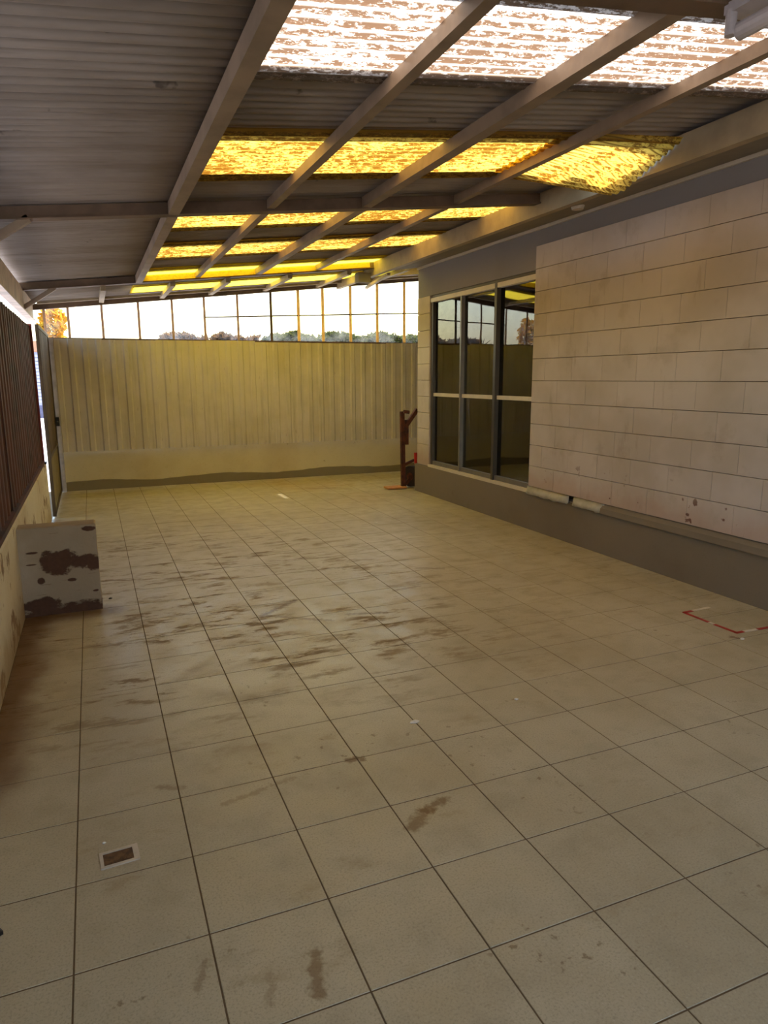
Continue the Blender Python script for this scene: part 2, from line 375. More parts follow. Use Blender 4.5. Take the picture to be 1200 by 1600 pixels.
o = mb.obj('distant_tiles', M_TILE, floor); o['kind'] = 'stuff'

# ------------------------------------------------------------------ right wall (shop front)
XW = 12.0
wr = shell('wall_right', (XW, 12, 0))
MB((XW, 12, 0)).box(XW+.30, XW+.6, -9, 12.84, 0, 9.6).obj('wall_core', M_JOINT, wr)
MB((XW, 12, 0)).box(XW+.05, XW+.6, -9, 20.5, 7.86, 9.6).obj('upper_band', M_GREY, wr)
MB((XW, 12, 0)).box(XW+.05, XW+.6, 12.84, 20.5, 7.26, 7.86).obj('window_lintel', M_GREY, wr)
MB((XW, 12, 0)).box(XW+.04, XW+.6, -9, 20.5, 0, 1.10).obj('wall_base', M_GREY, wr)
MB((XW, 12, 0)).box(XW+.20, XW+.6, 19.45, 20.5, 1.1, 7.26).obj('pilaster_core', M_JOINT, wr)
MB((XW, 12, 0)).box(XW+.6, 16.2, 20.3, 20.5, 0, 9.6).obj('end_wall', M_GREY, wr)
BL = 1.176
blk = MB().bevbox(0, .31, .002, BL-.002, .006, .594, .004, '-x').mesh('block', M_BLOCK)
for k in range(11):
    y = 12.84; first = True
    while y > -6:
        w = BL if not (first and k % 2) else BL/2
        y0 = y-w
        if w == BL: me = blk
        else: me = MB().bevbox(0, .31, .002, w-.002, .006, .594, .004, '-x').mesh('half_block', M_BLOCK)
        inst(me, 'block', (XW-.02+random.uniform(-.002, .002), y0, 1.26+.6*k), wr)
        y = y0; first = False
pil = MB().bevbox(0, .2, .01, 1.04, .006, .594, .010, '-x').mesh('pilaster_block', M_BLOCK)
for k in range(10): inst(pil, 'pilaster_block', (XW+.03, 19.46, 1.26+.6*k), wr)
MB((XW, 12, 0)).box(XW+.03, XW+.3, 19.46, 20.5, 1.08, 1.27).obj('pilaster_foot', M_BLOCK, wr)
# plinth (skirting of the shop front)
bb = struct(MB((XW, 12, 0)).box(XW-.05, XW+.06, -9, 20.55, 0, 1.06).obj('baseboard_right', M_PLINTH))
MB((XW, 12, 0)).add([(XW-.11, -9, 1.03), (XW-.11, 9.6, 1.03), (XW+.04, 9.6, 1.03), (XW+.04, -9, 1.03), (XW-.09, -9, 1.16), (XW-.09, 9.6, 1.16), (XW+.04, 9.6, 1.27), (XW+.04, -9, 1.27)],
    [(0, 1, 2, 3), (4, 7, 6, 5), (0, 4, 5, 1), (1, 5, 6, 2), (2, 6, 7, 3), (3, 7, 4, 0)]).obj('ledge', M_PLINTH, bb)
for (ya, yb) in ((9.55, 10.75), (10.95, 12.9)):
    n = 14; rr = random.Random(int(ya*10)); prof = []
    for i in range(n+1):
        y = ya+(yb-ya)*i/n; e = .05 if i in (0, n) else 0
        prof.append([(XW-.02, y, 1.02+e), (XW-.12+rr.uniform(-.02, .02)+e, y, 1.03+rr.uniform(-.01, .03)), (XW-.11+rr.uniform(-.02, .02)+e, y, 1.16+rr.uniform(-.03, .02)-e), (XW-.01, y, 1.26)])
    mb = MB((XW, 12, 0)); vs = [p for r in prof for p in r]
    mb.add(vs, [(4*i+a, 4*i+(a+1) % 4, 4*i+4+(a+1) % 4, 4*i+4+a) for i in range(n) for a in range(4)]+[(0, 1, 2, 3), (4*n+3, 4*n+2, 4*n+1, 4*n)])
    mb.obj('mortar_fillet', M_MORTAR, bb, smooth=True)
# cornice at the soffit
tr = struct(MB((XW, 12, 8.4)).box(XW-.02, XW+.06, -9, 20.5, 8.28, 8.42).obj('trim_1', M_WHITE_AL))

wf = struct(MB((5, -9.1, 0)).box(-1.6, 12.6, -9.3, -9.0, -.3, 4.6).obj('wall_unseen_front', M_FLAKY))  # unseen wall behind the camera, added to cut blue sky light, kept low
# ------------------------------------------------------------------ shop window
win = shell('window_1', (XW+.15, 16, 1.1))
B = (XW+.15, 16, 1.1)
ya, yb, za, zb = 12.6, 19.45, 1.12, 7.26
MB(B).box(XW+.10, XW+.34, ya, yb, zb-.10, zb).obj('head_frame', M_ALU_D, win)
MB(B).box(XW+.05, XW+.30, ya, yb, zb-.24, zb-.10).obj('head_track', M_WHITE_AL, win)
MB(B).box(XW+.08, XW+.34, yb-.14, yb, za, zb-.1).obj('jamb', M_ALU_D, win)
MB(B).box(XW-.03, XW+.36, ya, yb, za-.07, za+.03).obj('sill', M_WHITE_AL, win)
MB(B).box(XW+.10, XW+.34, ya, yb, za+.03, za+.17).obj('bottom_track', M_ALU, win)
mull = [17.20, 14.98]
for k, y in enumerate(mull):
    w = .09 if k == 0 else .13
    MB(B).box(XW+.06-.02*k, XW+.28, y-w/2, y+w/2, za+.03, zb-(.1 if k else .14)).obj('mullion', M_ALU if k == 0 else M_ALU_D, win)
edges = [yb-.14, mull[0]+.05, mull[0]-.05, mull[1]+.07, mull[1]-.07, ya]
for k in range(3):
    y1, y0 = edges[2*k], edges[2*k+1]
    MB(B).box(XW+.185, XW+.195, y0, y1, za+.1, zb-.2).obj('pane', M_GLASS, win)
    MB(B).box(XW+.12, XW+.22, y0, y1, 3.68, 3.80).obj('transom', M_WHITE_AL, win)
# room behind the glass
ri = struct(MB((14, 16, 0)).box(XW+.6, 22, 11, 20.3, -.1, 0.02).obj('floor', M_INT_F)); ri.name = 'floor_inside'
wi = shell('wall_inside', (22, 16, 0))
for b in ((10.7, 12.5, 0, 8.6), (19, 20.6, 0, 8.6), (12.5, 19, 0, 2.4), (12.5, 19, 7.2, 8.6)): MB((22, 16, 0)).box(22, 22.3, *b).obj('back_wall', M_INT_W, wi)  # opening left in the unseen back wall, added to let light into the room
MB((22, 16, 0)).box(XW+.6, 22, 10.7, 11, 0, 8.6).obj('side_wall', M_INT_W, wi)
MB((22, 16, 0)).box(16.2, 22, 20.3, 20.5, 0, 8.6).obj('side_wall', M_INT_W, wi)
struct(MB((17, 16, 8.6)).box(XW+.6, 22.3, 10.7, 20.5, 8.6, 8.8).obj('ceiling_inside', M_INT_W))

# ------------------------------------------------------------------ far wall
YF = 26.0
wb_ = shell('wall_back', (7, YF, 0)); B = (7, YF, 0)
MB(B).box(-1.1, 16.2, YF, YF+.5, -.3, 1.60).obj('dwarf_wall', M_SLAB, wb_)
n = 60; rr = random.Random(4); mb = MB(B); vs = []
for i in range(n+1):
    x = -1.05+17.1*i/n; t = .33+.05*math.sin(i*.35)+rr.uniform(-.015, .015)
    vs += [(x, YF-.04, 0), (x, YF-.04, t), (x, YF+.01, t+.02), (x, YF+.01, 0)]
mb.add(vs, [(4*i+a, 4*i+(a+1) % 4, 4*i+4+(a+1) % 4, 4*i+4+a) for i in range(n) for a in range(4)]+[(0, 1, 2, 3), (4*n+3, 4*n+2, 4*n+1, 4*n)])
bk = mb.obj('baseboard_back', M_SKIRT); struct(bk)
def clad_profile(x):
    t = (x % .5)/.5
    return 0 if t < .5 else (-(t-.5)/.1*.045 if t < .6 else (-.045 if t < .9 else -.045*(1-t)/.1))
k = 0; x = -1.0
while x < 16:
    x1 = x+2.05; xs = []; t = math.floor(x/.5)*.5
    while t < x1+.01:
        for q in (0, .25, .3, .45): xs.append(t+q)
        t += .5
    xs = [v for v in xs if x-.001 <= v <= x1]; m_ = len(xs)
    mb = MB(B); off = -.006*(k % 2); zt = 5.88+rr.uniform(-.03, .03)
    zz = [1.56, 3.7, zt]
    mb.add([(v, YF-.08+off+clad_profile(v), z) for z in zz for v in xs], [(j*m_+i, j*m_+i+1, (j+1)*m_+i+1, (j+1)*m_+i) for j in range(2) for i in range(m_-1)])
    mb.obj('cladding_sheet', M_CLAD, wb_, solid=.0015)
    x += 2.0; k += 1
MB(B).box(-1.0, 16.2, YF-.02, YF+.12, 5.78, 5.93).obj('top_rail', M_DARKBAR, wb_)
MB(B).box(-1.0, 16.2, YF-.02, YF+.1, 1.58, 1.70).obj('bottom_rail', M_DARKBAR, wb_)
# glazed strip above the cladding
ml = [-.95, -.12, 1.09, 2.44, 3.73, 5.0, 6.36, 7.77, 8.97, 10.07, 11.35, 12.63, 13.96, 15.3]
hdr = lambda x: 7.06+.11*x
wg = shell('window_2', (7, YF, 5.9)); B2 = (7, YF, 5.9)
mb = MB(B2); mb.add([(x, y, hdr(x)+d) for x in (-1.3, 16.2) for y, d in ((YF-.1, 0), (YF+.08, 0), (YF+.08, .22), (YF-.1, .22))], [(0, 1, 2, 3), (4, 7, 6, 5)]+[(i, 4+i, 4+(i+1) % 4, (i+1) % 4) for i in range(4)])
mb.obj('header_beam', M_STEEL_D, wg)
for i, x in enumerate(ml):
    w = .10 if i in (7,) else (.12 if i > 7 else .09)
    MB(B2).box(x-w/2, x+w/2, YF+.02, YF+.06, 5.9, hdr(x)).obj('stud', (M_DARKBAR if i == 7 else M_STUD_W) if i < 8 else M_STUD_Y, wg)
for i in range(len(ml)-1):
    xa, xb = ml[i]+.03, ml[i+1]-.03
    mb = MB(B2)
    mb.add([(xa, YF+.07, 5.9), (xb, YF+.07, 5.9), (xb, YF+.07, hdr(xb)), (xa, YF+.07, hdr(xa))], [(0, 1, 2, 3)])
    mb.obj('pane', M_FILM_Y if i in (0, 7, 8, 9, 10, 11, 12) else M_FILM_W, wg)
    if i >= 5:
        zr = lambda x: 6.80+.045*(x-5)
        mb = MB(B2); mb.add([(x, y, zr(x)+d) for x in (xa, xb) for y, d in ((YF-.02, 0), (YF+.04, 0), (YF+.04, .05), (YF-.02, .05))], [(0, 1, 2, 3), (4, 7, 6, 5)]+[(q, 4+q, 4+(q+1) % 4, (q+1) % 4) for q in range(4)])
        mb.obj('glazing_bar', M_DARKBAR, wg)
# far corner post
tag(MB((-.88, 25.9, 0)).box(-.97, -.72, 25.75, 25.95, 0, 5.9).obj('gate_post', plain('white_post', srgb(188, 178, 172), .7)), 'white painted post in the far left corner behind the gate', 'post')
struct(MB((16.3, 23, 0)).box(16.2, 16.4, 20.3, 26.2, 0, 9.1).obj('wall_unseen_side', M_GREY))  # unseen wall, added to contain the light behind the building corner

# ------------------------------------------------------------------ roof
A0, BS, PITCH = 7.55, .107, .23
ceil = shell('ceiling', (4, 10, 7.6)); CB = (4, 10, 7.6)
def sheet(x0, x1, y0, y1, a0, mat, dz=0.0, name='roof_sheet', amp=.046, nx=6, bend=None, label=None, th=.0012):
    n = max(8, int(round((y1-y0)/PITCH*8)))
    def fn(u, v):
        x = x0+(x1-x0)*u; y = y0+(y1-y0)*v
        z = a0+BS*x+dz-amp*(2*abs(math.sin(y*math.pi/PITCH))**.8-1)
        if bend: x, y, z = bend(x, y, z)
        return (x, y, z)
    o = MB(CB).grid(fn, nx, n).obj(name, mat, ceil, smooth=True, solid=th, label=label)
    return o
XL, XR, XM = -1.62, 11.9, 2.22
rr = random.Random(11)
# metal sheets left of the first purlin run: one long lapping row over the whole length
y = -9.0; k = 0
while y < 21.5:
    y1 = min(y+2.99, 21.9)
    sheet(XL+rr.uniform(-.05, .05), XM+.25, y, y1+.12, A0, M_ROOF, .012*(k % 2)+.03, nx=4)
    y = y1; k += 1
# right of it: metal and fibreglass sheets alternate; fibreglass tucks under the metal laps
rows = [('m', -9.0, 2.7), ('p', 2.20, 4.80), ('m', 4.42, 7.06), ('y', 6.66, 9.32), ('m', 8.88, 11.9), ('y', 11.3, 13.95), ('m', 13.55, 16.2),
        ('y', 15.7, 18.35), ('m', 17.95, 20.86), ('c', 20.3, 21.98)]
for kind, y0, y1 in rows:
    if kind == 'm':
        y = y0
        while y < y1-.01:
            ye = min(y+2.99, y1); sheet(XM-.1, XR, y, ye+(.1 if ye < y1 else 0), A0, M_ROOF, .08, nx=6); y = ye
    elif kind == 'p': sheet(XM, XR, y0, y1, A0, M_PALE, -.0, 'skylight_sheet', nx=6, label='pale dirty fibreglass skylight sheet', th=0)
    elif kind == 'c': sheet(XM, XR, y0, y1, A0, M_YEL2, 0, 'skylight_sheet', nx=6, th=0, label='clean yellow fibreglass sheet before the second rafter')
    elif y0 < 7:
        def droop(x, y, z):
            t = max(0, (x-8.3)/2.4); s = max(0, min(1, (y-6.7)/2.2))
            return (x, y-.75*t*t*s-.2*t*t, z-.52*t**1.6*s-.10*t*t)
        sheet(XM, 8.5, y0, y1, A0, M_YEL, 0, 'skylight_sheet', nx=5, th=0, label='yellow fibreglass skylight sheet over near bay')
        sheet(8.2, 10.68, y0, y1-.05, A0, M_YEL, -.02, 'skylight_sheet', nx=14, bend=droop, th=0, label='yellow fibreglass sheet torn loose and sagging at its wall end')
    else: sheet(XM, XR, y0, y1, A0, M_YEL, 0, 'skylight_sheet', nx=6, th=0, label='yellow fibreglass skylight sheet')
sheet(10.9, 12.7, 6.5, 9.5, A0, M_ROOF, .05, nx=3)  # extra sheet added beyond the torn end to keep direct sun out
sheet(9.9, 12.3, 8.3, 9.3, A0, M_ROOF, .06, nx=3)  # extra patch added over the droop gap to stop a sun spot
# last, slightly lower bay before the far wall
A1 = 7.33
for kind, y0, y1 in (('m', 21.7, 23.0), ('y', 22.6, 24.9), ('m', 24.5, 26.3)):
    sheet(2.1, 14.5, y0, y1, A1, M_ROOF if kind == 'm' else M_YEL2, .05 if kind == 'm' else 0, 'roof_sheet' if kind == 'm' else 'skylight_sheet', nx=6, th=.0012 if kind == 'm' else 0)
sheet(XL, 2.2, 21.7, 26.3, A1, M_ROOF, .07, nx=4)
# rafters (across), purlins (along)
def sloped(name, x0, x1, y0, y1, a0, top, drop, mat, label=None):
    mb = MB(CB); mb.add([(x, y, a0+BS*x+d) for x in (x0, x1) for y, d in ((y0, -drop), (y1, -drop), (y1, top), (y0, top))], [(0, 1, 2, 3), (4, 7, 6, 5)]+[(i, 4+i, 4+(i+1) % 4, (i+1) % 4) for i in range(4)])
    return mb.obj(name, mat, ceil, label=label)
PD = -.04
mb = MB(CB); mb.add([(x, y, A1+BS*x+d) for x in (XL, 14.5) for y, d in ((21.80, -.03), (21.84, -.03), (21.84, .34), (21.80, .34))], [(0, 1, 2, 3), (4, 7, 6, 5)]+[(i, 4+i, 4+(i+1) % 4, (i+1) % 4) for i in range(4)])
mb.obj('step_flashing', M_STEEL_D, ceil)
mb = MB(CB); mb.add([(x, y, A0+BS*x+d) for x in (2.35, 10.5) for y, d in ((21.46, -.235), (21.49, -.235), (21.56, -.03), (21.53, -.03))], [(0, 1, 2, 3), (4, 7, 6, 5)]+[(i, 4+i, 4+(i+1) % 4, (i+1) % 4) for i in range(4)])
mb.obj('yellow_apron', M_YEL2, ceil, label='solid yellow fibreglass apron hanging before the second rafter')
for y0 in (-6.2, 1.85, 10.9, 21.6):
    sloped('rafter', XL+.35, 10.7, y0, y0+.17, A0, PD, .25, M_STEEL_D)
    sloped('rafter_flange', XL+.35, 10.7, y0-.06, y0+.23, A0, -.25, .27, M_STEEL_D)
def purlin(name, x, w, y0, y1, a0, drop, mat=M_STEEL, label=None):
    z = a0+BS*x
    return MB(CB).box(x-w/2, x+w/2, y0, y1, z-drop, z-.045).obj(name, mat, ceil, label=label)
segs = [(-9, -6.0), (-6.0, 1.85), (2.02, 10.9), (11.07, 21.6)]
for x, w, drop in ((2.22, .20, .28), (4.15, .15, .22), (6.25, .20, .25), (8.45, .14, .22)):
    for a, b in segs: purlin('purlin', x, w, a+.02, b-.02, A0, drop)
for x in (1.1, 3.35, 5.25, 7.5, 9.8, 12.2): purlin('purlin', x, .17, 21.8, 26.0, A1, .20, M_BEAM)
# light board laid along the far end of the last bay
sloped('edge_board', XL+.5, 14.5, 25.30, 25.42, A1, -.04, .13, M_BEAM)
# wall beam, soffit
zb0 = lambda x: A0+BS*x
wbm = MB(CB).box(10.7, 10.88, -9, 26, 8.17, zb0(10.7)-.03).obj('wall_beam', M_BEAM, ceil)
mb = MB(CB); mb.add([(10.88, -9, 8.20), (XW+.03, -9, 8.36), (XW+.03, 20.5, 8.36), (10.88, 20.5, 8.20), (10.88, -9, 8.26), (XW+.03, -9, 8.42), (XW+.03, 20.5, 8.42), (10.88, 20.5, 8.26)],
    [(0, 1, 2, 3), (4, 7, 6, 5), (0, 4, 5, 1), (1, 5, 6, 2), (2, 6, 7, 3), (3, 7, 4, 0)]); mb.obj('soffit', M_SOFFIT, ceil)
MB(CB).box(12.03, 16.2, 20.3, 26.0, 8.86, 8.95).obj('added_soffit', M_SOFFIT, ceil)  # added to close a gap that let a sun patch onto the floor
MB(CB).bar((10.9, 20.6, 8.1), (12.1, 26.0, 8.28), .12, .1).obj('tie_bar', M_BEAM, ceil)
# gutter beam along the left eave and its knee braces
gb = MB(CB).box(-1.46, -1.30, -9, 25.9, 6.56, 7.24).obj('eave_beam', M_FASCIA, ceil)
MB(CB).box(-1.50, -1.26, -9, 25.9, 6.51, 6.56).obj('eave_beam_flange', M_FASCIA, ceil)
for y in (1.93, 10.98, 21.7): MB(CB).bar((-1.32, y, 6.62), (-.35, y, A0-.28), .13, .16, (0, 1, 0)).obj('knee_brace', M_STEEL, ceil)
MB(CB).box(10.2, 10.7, 21.9, 22.3, 7.95, 8.30).obj('beam_bracket', M_SOFFIT, ceil)

# ------------------------------------------------------------------ left side: dwarf wall, fence, gate
wl = struct(MB((-1.2, 6, 0)).bevbox(-1.5, -1.0, -9, 20.0, -.3, 1.80, .03, '+z').obj('wall_left', M_FLAKY))
fence = thing('sheet_fence', (-1.12, 6, 1.8), 'dark rust-red corrugated sheet fence standing on the left dwarf wall', 'fence')
FB = (-1.12, 6, 1.8)
y = -6.0; k = 0
while y < 19.8:
    y1 = min(y+2.1, 19.85); m_ = 28
    def fn(u, v):
        yy = y+(y1+.06-y)*u; w = (yy % .5)/.5; t = 0 if w < .5 else (-(w-.5)/.1*.06 if w < .6 else (-.06 if w < .9 else -.06*(1-w)/.1))
        return (-1.12-t*.5-.01*(k % 2), yy, 1.82+(5.95-1.82)*v)
    MB(FB).grid(fn, m_*2, 2).obj('fence_sheet', M_RUST, fence, solid=.0015)
    y = y1; k += 1
MB(FB).box(-1.17, -1.03, 19.82, 19.92, 1.80, 6.0).obj('end_post', M_RUSTEDGE, fence)
MB(FB).box(-1.13, -1.03, -6, 19.85, 1.80, 1.90).obj('base_rail', M_RUST, fence)
MB(FB).box(-1.26, -1.16, -6, 19.85, 5.5, 5.62).obj('rail', M_RUST, fence)
MB(FB).box(-1.26, -1.16, -6, 19.85, 2.3, 2.42).obj('rail', M_RUST, fence)
MB(FB).box(-1.2, -.98, 19.70, 19.98, 1.80, 1.86).obj('foot_plate', M_BLACK, fence)

gate = thing('sheet_gate', (-.9, 20.3, 0), 'brown sheet metal gate in the far left corner beyond the fence', 'gate')
GB = (-.9, 20.3, 0); gy0, gy1 = 20.15, 25.7
MB(GB).box(-.96, -.86, gy0, gy0+.1, .06, 6.02).obj('stile', M_GATE, gate)
MB(GB).box(-.96, -.86, gy1-.1, gy1, .06, 6.02).obj('stile', M_GATE, gate)
for z in (.06, 1.86, 5.92): MB(GB).box(-.95, -.87, gy0+.1, gy1-.1, z, z+.1).obj('rail', M_GATE, gate)
def gp(u, v):
    yy = gy0+.1+(gy1-gy0-.2)*u; w = (yy % .5)/.5; t = 0 if w < .5 else (.05*(w-.5)/.1 if w < .6 else (.05 if w < .9 else .05*(1-w)/.1))
    return (-.92+t*.6, yy, 1.9+4.05*v)
MB(GB).grid(gp, 66, 2).obj('corrugated_panel', M_GATE, gate, solid=.0015)
MB(GB).box(-.93, -.91, gy0+.1, gy1-.1, .16, 1.86).obj('kick_panel', M_GATELOW, gate)
lt = MB(GB).box(-.86, -.74, 25.3, 25.6, 2.62, 2.95).obj('latch', M_BLACK, gate, label='black iron latch')
MB(GB).tube((-.80, 25.0, 2.78), (-.80, 25.35, 2.78), .035, 8).obj('bolt', M_BLACK, lt)

# white stub wall sticking out from the dwarf wall
mb = MB((-.35, 10.2, 0)); st = mb
nx, nz = 18, 20; rs = random.Random(5)
def stubmat():
    m = Mat('flaking_stub_paint'); n1 = m.noise(5, (1, 1, 2.2), 7, .65, (.3, 0, .1)); n2 = m.noise(40, detail=4); n3 = m.noise(1.4)
    x, y, z = m.xyz(); nf = m.noise(16, detail=7, rough=.75)
    col = m.mix(m.ramp(n3, .35, .65), srgb(178, 160, 136), srgb(156, 138, 112))
    def blob(cx, cz, rx, rz, amp=.5):
        dx = m.math('DIVIDE', m.math('SUBTRACT', x, cx*S), rx*S); dz = m.math('DIVIDE', m.math('SUBTRACT', z, cz*S), rz*S)
        d = m.math('SQRT', m.math('ADD', m.math('MULTIPLY', dx, dx), m.math('MULTIPLY', dz, dz)))
        d = m.math('ADD', d, m.math('MULTIPLY', m.math('SUBTRACT', n1, .5), amp*2.6)); d = m.math('ADD', d, m.math('MULTIPLY', m.math('SUBTRACT', nf, .5), 1.3)); return m.ramp(d, .78, 1.02, 1, 0)
    mask = blob(-.32, 1.02, .33, .25)
    for a in ((.06, .97, .36, .15), (.28, .92, .2, .16), (-.68, .68, .07, .07), (-.14, .64, .08, .04), (.22, 1.60, .12, .05), (-.8, 1.22, .12, .02), (-.82, 1.0, .1, .015), (-.7, .2, .35, .16), (.25, .38, .06, .025)): mask = m.math('MAXIMUM', mask, blob(*a))
    g = m.math('ADD', z, m.math('MULTIPLY', m.math('SUBTRACT', n1, .5), .22))
    mask = m.math('MAXIMUM', mask, m.ramp(g, .12*S, .20*S, 1, 0))
    col = m.mix(m.ramp(m.noise(9, (.4, 1, 5), 5, .7), .62, .68, 0, .6), col, srgb(110, 84, 58))
    col = m.mix(m.math('MULTIPLY', mask, .95), col, m.mix(n2, srgb(92, 62, 46), srgb(66, 42, 30)))
    hgt = m.math('ADD', m.math('MULTIPLY', mask, -3), n2)
    return m.done(m.bsdf(col, .9, 0, .15, hgt, .5, .006))
M_STUB = stubmat()
def stub(u, v, side):
    pass
X0, X1, Y0, Y1, Z1 = -1.02, .34, 10.0, 10.45, 1.69
pts = []
bmv = MB((-.35, 10.2, 0))
bmv.bevbox(X0, X1, Y0, Y1, -.012, Z1, .025, '+z')
so_ = bmv.obj('stub_wall', M_STUB)
bm = bmesh.new(); bm.from_mesh(so_.data); bmesh.ops.subdivide_edges(bm, edges=bm.edges[:], cuts=7, use_grid_fill=True)
for v in bm.verts:
    w = v.co.z/S
    chip = .03 if w < .25 else .010
    v.co.x += rs.uniform(-chip, chip)*S*.5; v.co.y += rs.uniform(-chip, chip)*S*.3
bm.to_mesh(so_.data); bm.free()
tag(so_, 'short white stub wall with flaking paint and large brown bare patch beside the fence', 'wall stub')

# ------------------------------------------------------------------ objects at the building corner
P = (11.55, 21.2, 0)
hs = thing('hand_truck', P, 'rusty upright steel stand with diagonal arm leaning by the window corner', 'trolley')
MB(P).bar((11.75, 21.2, .02), (11.72, 21.25, 3.05), .16, .14, (0, 1, 0)).obj('post', M_OXIDE, hs)
MB(P).bar((11.86, 21.18, 1.75), (11.86, 21.18, 2.72), .16, .16, (0, 1, 0)).obj('sleeve', M_OXIDE, hs)
MB(P).bar((11.80, 21.2, 2.4), (12.35, 21.2, 3.12), .15, .14, (0, 1, 0)).obj('diagonal_arm', M_OXIDE, hs)
MB(P).tube((11.72, 21.1, 3.05), (11.95, 21.1, 3.02), .07, 10).obj('top_hook', M_OXIDE, hs)
MB(P).box(11.0, 11.80, 20.95, 21.45, 0.03, .09).obj('foot_plate', M_ORANGE, hs)
tw = MB(P).tube((12.02, 21.15, .46), (12.22, 21.25, .46), .42, 24).obj('wheel', M_RUBBER, hs)
MB(P).tube((12.00, 21.14, .46), (12.24, 21.26, .46), .16, 14).obj('hub', M_OXIDE, tw)
MB(P).bar((11.8, 21.2, .95), (12.2, 21.15, 1.12), .10, .10).obj('strut', M_OXIDE, hs)
MB(P).tube((12.24, 21.05, .95), (12.22, 21.05, 1.42), .07, 10).obj('grip', M_RED, hs, label='bright red grip')
MB(P).bar((11.78, 21.2, .10), (12.12, 21.2, .46), .12, .1, (0, 1, 0)).obj('axle_arm', M_OXIDE, hs)

# tape marking on the floor by the plinth
Tp = (10.6, 4.8, 0)
tp = thing('floor_tape_marking', Tp, 'red and white hazard tape outline stuck on the floor by the grey plinth', 'floor tape')
path = [((11.12, 5.40), (10.66, 5.37), 'w'), ((10.66, 5.37), (10.44, 5.36), 'r'), ((10.44, 5.38), (10.44, 4.78), 'r'), ((10.44, 4.78), (10.44, 4.66), 'w'), ((10.44, 4.66), (10.46, 4.2), 'r'), ((10.42, 4.2), (10.62, 4.2), 'r'), ((10.62, 4.2), (10.92, 4.18), 'w'), ((10.92, 4.18), (11.5, 4.17), 'r')]
for a, b, c in path:
    d = (Vector(b)-Vector(a)).normalized(); q = Vector((-d.y, d.x))*.035
    ps = [Vector(a)+q, Vector(b)+q, Vector(b)-q, Vector(a)-q]
    MB(Tp).add([(p.x, p.y, z) for z in (.004, .008 if c == 'r' else .0075) for p in ps], [(3, 2, 1, 0), (4, 5, 6, 7)]+[(i, (i+1) % 4, 4+(i+1) % 4, 4+i) for i in range(4)]).obj('red_strip' if c == 'r' else 'white_strip', M_TAPE_R if c == 'r' else M_TAPE_W, tp)

# small drain cover near the camera
D = (.37, 2.26, 0); ang = math.radians(4)
dr = thing('floor_drain', D, 'small rectangular floor drain with pale frame and rusty cover in near tile', 'drain'); dr.rotation_euler[2] = ang
fr = MB(D)
for b in ((.20, .54, 2.14, 2.17), (.20, .54, 2.35, 2.38), (.20, .23, 2.17, 2.35), (.49, .54, 2.17, 2.35)): fr.box(*b, -.005, .012)
fr.obj('frame', M_DRAINF, dr)
gc = MB(D).box(.23, .49, 2.17, 2.35, -.004, .004)
gc.obj('cover', M_DRAINC, dr)
for i in range(7): MB(D).box(.25+.034*i, .262+.034*i, 2.19, 2.33, .004, .007).obj('slot_bar', M_DRAINC, dr)

# litter
def scrap(name, x, y, w, mat, label, cat, hh=.02, seed=1):
    r_ = random.Random(seed); n = 9; v = [(x, y, hh)]+[(x+w*r_.uniform(.6, 1)*math.cos(t), y+w*.7*r_.uniform(.6, 1)*math.sin(t), .004+hh*r_.uniform(.1, .6)) for t in [2*math.pi*k/n for k in range(n)]]
    v += [(p[0], p[1], .002) for p in v[1:]]
    f = [(0, 1+i, 1+(i+1) % n) for i in range(n)]+[(1+i, 1+n+i, 1+n+(i+1) % n, 1+(i+1) % n) for i in range(n)]+[tuple(range(2*n, n, -1))]
    return tag(MB((x, y, 0)).add(v, f).obj(name, mat), label, cat)
scrap('paper_scrap', 3.99, 3.52, .075, M_PAPER, 'white crumpled paper scrap in the middle of the near floor', 'litter', seed=2)
scrap('paper_scrap', 5.56, 3.55, .04, M_PAPER, 'tiny white speck of paper right of the crumpled scrap', 'litter', seed=3)
scrap('paper_scrap', 8.2, 15.3, .06, M_PAPER, 'white scrap far out in the middle of the floor', 'litter', seed=9)
scrap('paper_scrap', 10.3, 3.95, .05, M_PAPER, 'small cream scrap just below the hazard tape corner', 'litter', seed=5)
scrap('paper_scrap', .24, 2.52, .02, M_PAPER, 'tiny white crumb behind the floor drain', 'litter', seed=6)
scrap('dark_stone', -.58, 1.66, .07, M_BLACK, 'small black stone at the left edge of the near floor', 'stone', .06, 4)
scrap('dark_stone', .50, 10.6, .05, M_BLACK, 'small dark chip on floor beside the white stub wall', 'stone', .03, 7)

# white pipe fitting hung under the roof, top right
Q = (6.8, 1.55, 7.7)
pf = thing('tube_light', Q, 'white tube light fitting hanging below the rafter at top right', 'light')
MB(Q).tube((6.62, 1.78, 7.70), (6.62, 1.78, 7.93), .055, 12).obj('end_bracket', M_PVC, pf)
MB(Q).tube((6.70, 1.74, 7.74), (6.70, .3, 7.74), .085, 14).obj('tube', M_PVC, pf)
MB(Q).box(6.58, 6.86, .3, 1.84, 7.90, 8.0).obj('batten', M_PVC, pf)
# small lamp on the soffit
mb = MB((11.2, 10.1, 8.2)); mb.tube((11.2, 10.1, 8.25), (11.2, 10.1, 8.17), .16, 18, .13)
tag(mb.obj('soffit_lamp', M_WHITE_AL), 'small round white lamp on the grey soffit above the block wall', 'light')

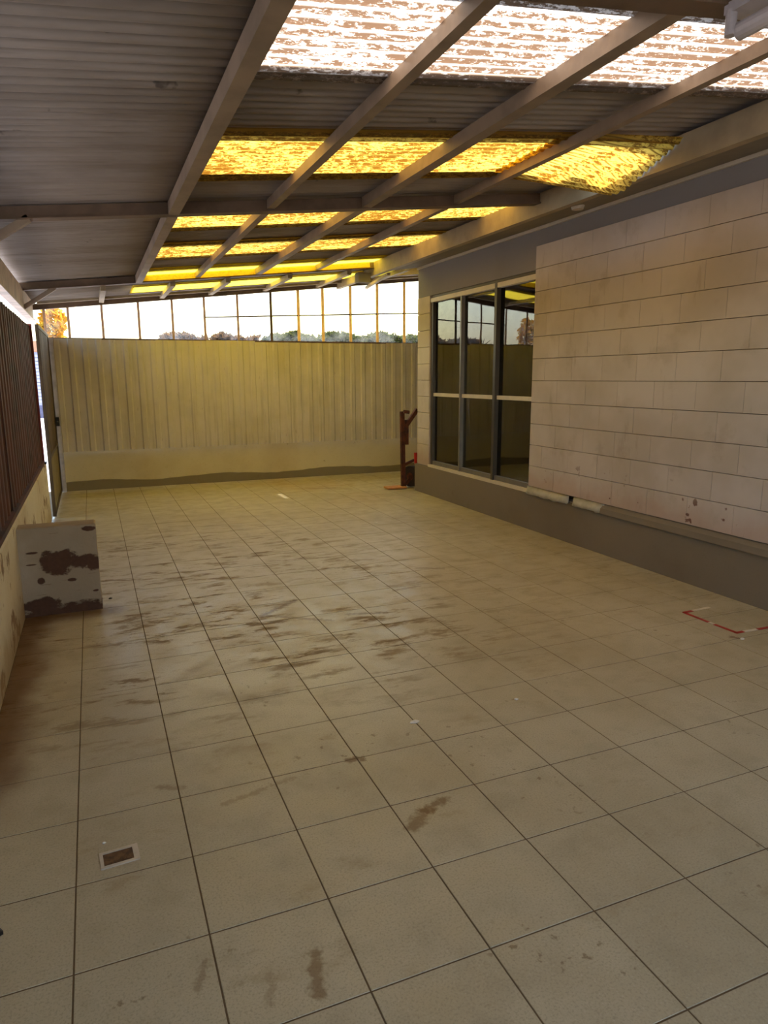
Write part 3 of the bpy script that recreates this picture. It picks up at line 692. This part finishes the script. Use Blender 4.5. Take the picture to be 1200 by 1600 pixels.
# ------------------------------------------------------------------ outside
gr = struct(MB((0, 20, -.4)).box(-150, 150, -80, 170, -.8, -.36).obj('ground', M_GROUND))
hb = thing('shop_building', (-6.5, 92, -.36), 'white shuttered building across the street seen through the gate gap', 'building')
HB = (-6.5, 92, -.36)
MB(HB).box(-16, 2, 92, 102, 1.2, 7.6).obj('wall', M_HOUSE, hb)
MB(HB).box(-16, 2, 91.8, 102, 7.6, 8.9).obj('fascia', M_HOUSEB, hb)
MB(HB).box(-16, 2, 91.9, 102, -.36, 1.2).obj('base', M_HOUSED, hb)
for i in range(14):
    z = 1.5+.42*i
    MB(HB).box(-15, 1, 91.85, 92, z, z+.34).obj('shutter_slat', M_HOUSE, hb)
def foliage(name, cx, cy, cz, rx, ry, rz, n, mat, label, cat, seed, leaf=.12, box=False):
    r_ = random.Random(seed); mb = MB((cx, cy, -.36))
    for _ in range(n):
        d = Vector((r_.gauss(0, 1), r_.gauss(0, 1), r_.gauss(0, 1))).normalized()*r_.uniform(.55, 1.0)
        p = Vector((cx+d.x*rx, cy+d.y*ry, cz+d.z*rz))
        if box:
            ux = r_.uniform(-1, 1); p = Vector((cx+ux*rx, cy+r_.uniform(-1, 1)*ry, cz-rz+(2*rz+.10*math.sin(3*ux+seed)+.05*math.sin(8*ux))*r_.uniform(.5, 1)**.5))
        a = Vector((r_.gauss(0, 1), r_.gauss(0, 1), r_.gauss(0, 1))).normalized(); b = a.cross(Vector((r_.gauss(0, 1), r_.gauss(0, 1), 1))).normalized()
        l = leaf*r_.uniform(.7, 1.4); mb.add([tuple(p-a*l), tuple(p+b*l*.45), tuple(p+a*l), tuple(p-b*l*.45)], [(0, 1, 2, 3)])
    t = thing(name, (cx, cy, -.36), label, cat)
    mb.obj('foliage', mat, t)
    tk = MB((cx, cy, -.36))
    for q in range(3):
        tk.tube((cx+.05*q, cy, -.36), (cx+r_.uniform(-.3, .3)*rx, cy, cz), .12, 7, .04)
    tk.obj('trunk', M_DARKBAR, t)
    return t
foliage('garden_tree', -.95, 33, 6.9, .62, .7, .95, 420, M_ORLEAF, 'orange leaved tree beyond the far left corner of the glazing', 'tree', 1, .17)
for i in range(5):
    x = 9.9+2.75*i
    foliage('hedge_bush', x, 31.2, 4.9, 1.16, .8, 1.55+.03*(i % 3), 3000, M_HEDGE, ['green bush behind the glazing just right of the dark stud', 'green bush second from the dark stud behind the glazing', 'green bush in the middle of right glazing', 'green bush nearest the window pilaster', 'green bush hidden behind the building corner'][i], 'bush', 20+i, .2, True)
for i in range(2):
    foliage('dry_bush', 4.7+2.45*i, 31.2, 4.9, 1.05, .8, 1.42, 2200, M_HEDGEB, ['dry brown bush behind the clear panes left of the dark stud', 'dry brown bush directly behind the dark stud'][i], 'bush', 40+i, .2, True)
# spiky plant just over the cladding
ag = thing('spiky_plant', (4.55, 29, -.36), 'spiky leaved plant top showing over the cladding before the dry bushes', 'plant')
AB = (4.55, 29, -.36)
MB(AB).tube((4.55, 29, -.36), (4.55, 29, 5.9), .09, 8).obj('stem', M_DARKBAR, ag)
for i in range(9):
    t = math.pi*(.05+.9*i/8); dx, dz = math.cos(t), math.sin(t)
    p0 = Vector((4.55, 29, 5.9)); p1 = p0+Vector((dx*.75, .1*(i % 3-1), dz*.55)); nrm = Vector((-dz, 0, dx))*.05
    MB(AB).add([tuple(p0-nrm), tuple(p0+nrm), tuple(p1), tuple(p0+Vector((0, .06, 0)))], [(0, 1, 2), (0, 2, 3), (1, 3, 2), (0, 3, 1)]).obj('leaf', M_HEDGEB, ag)
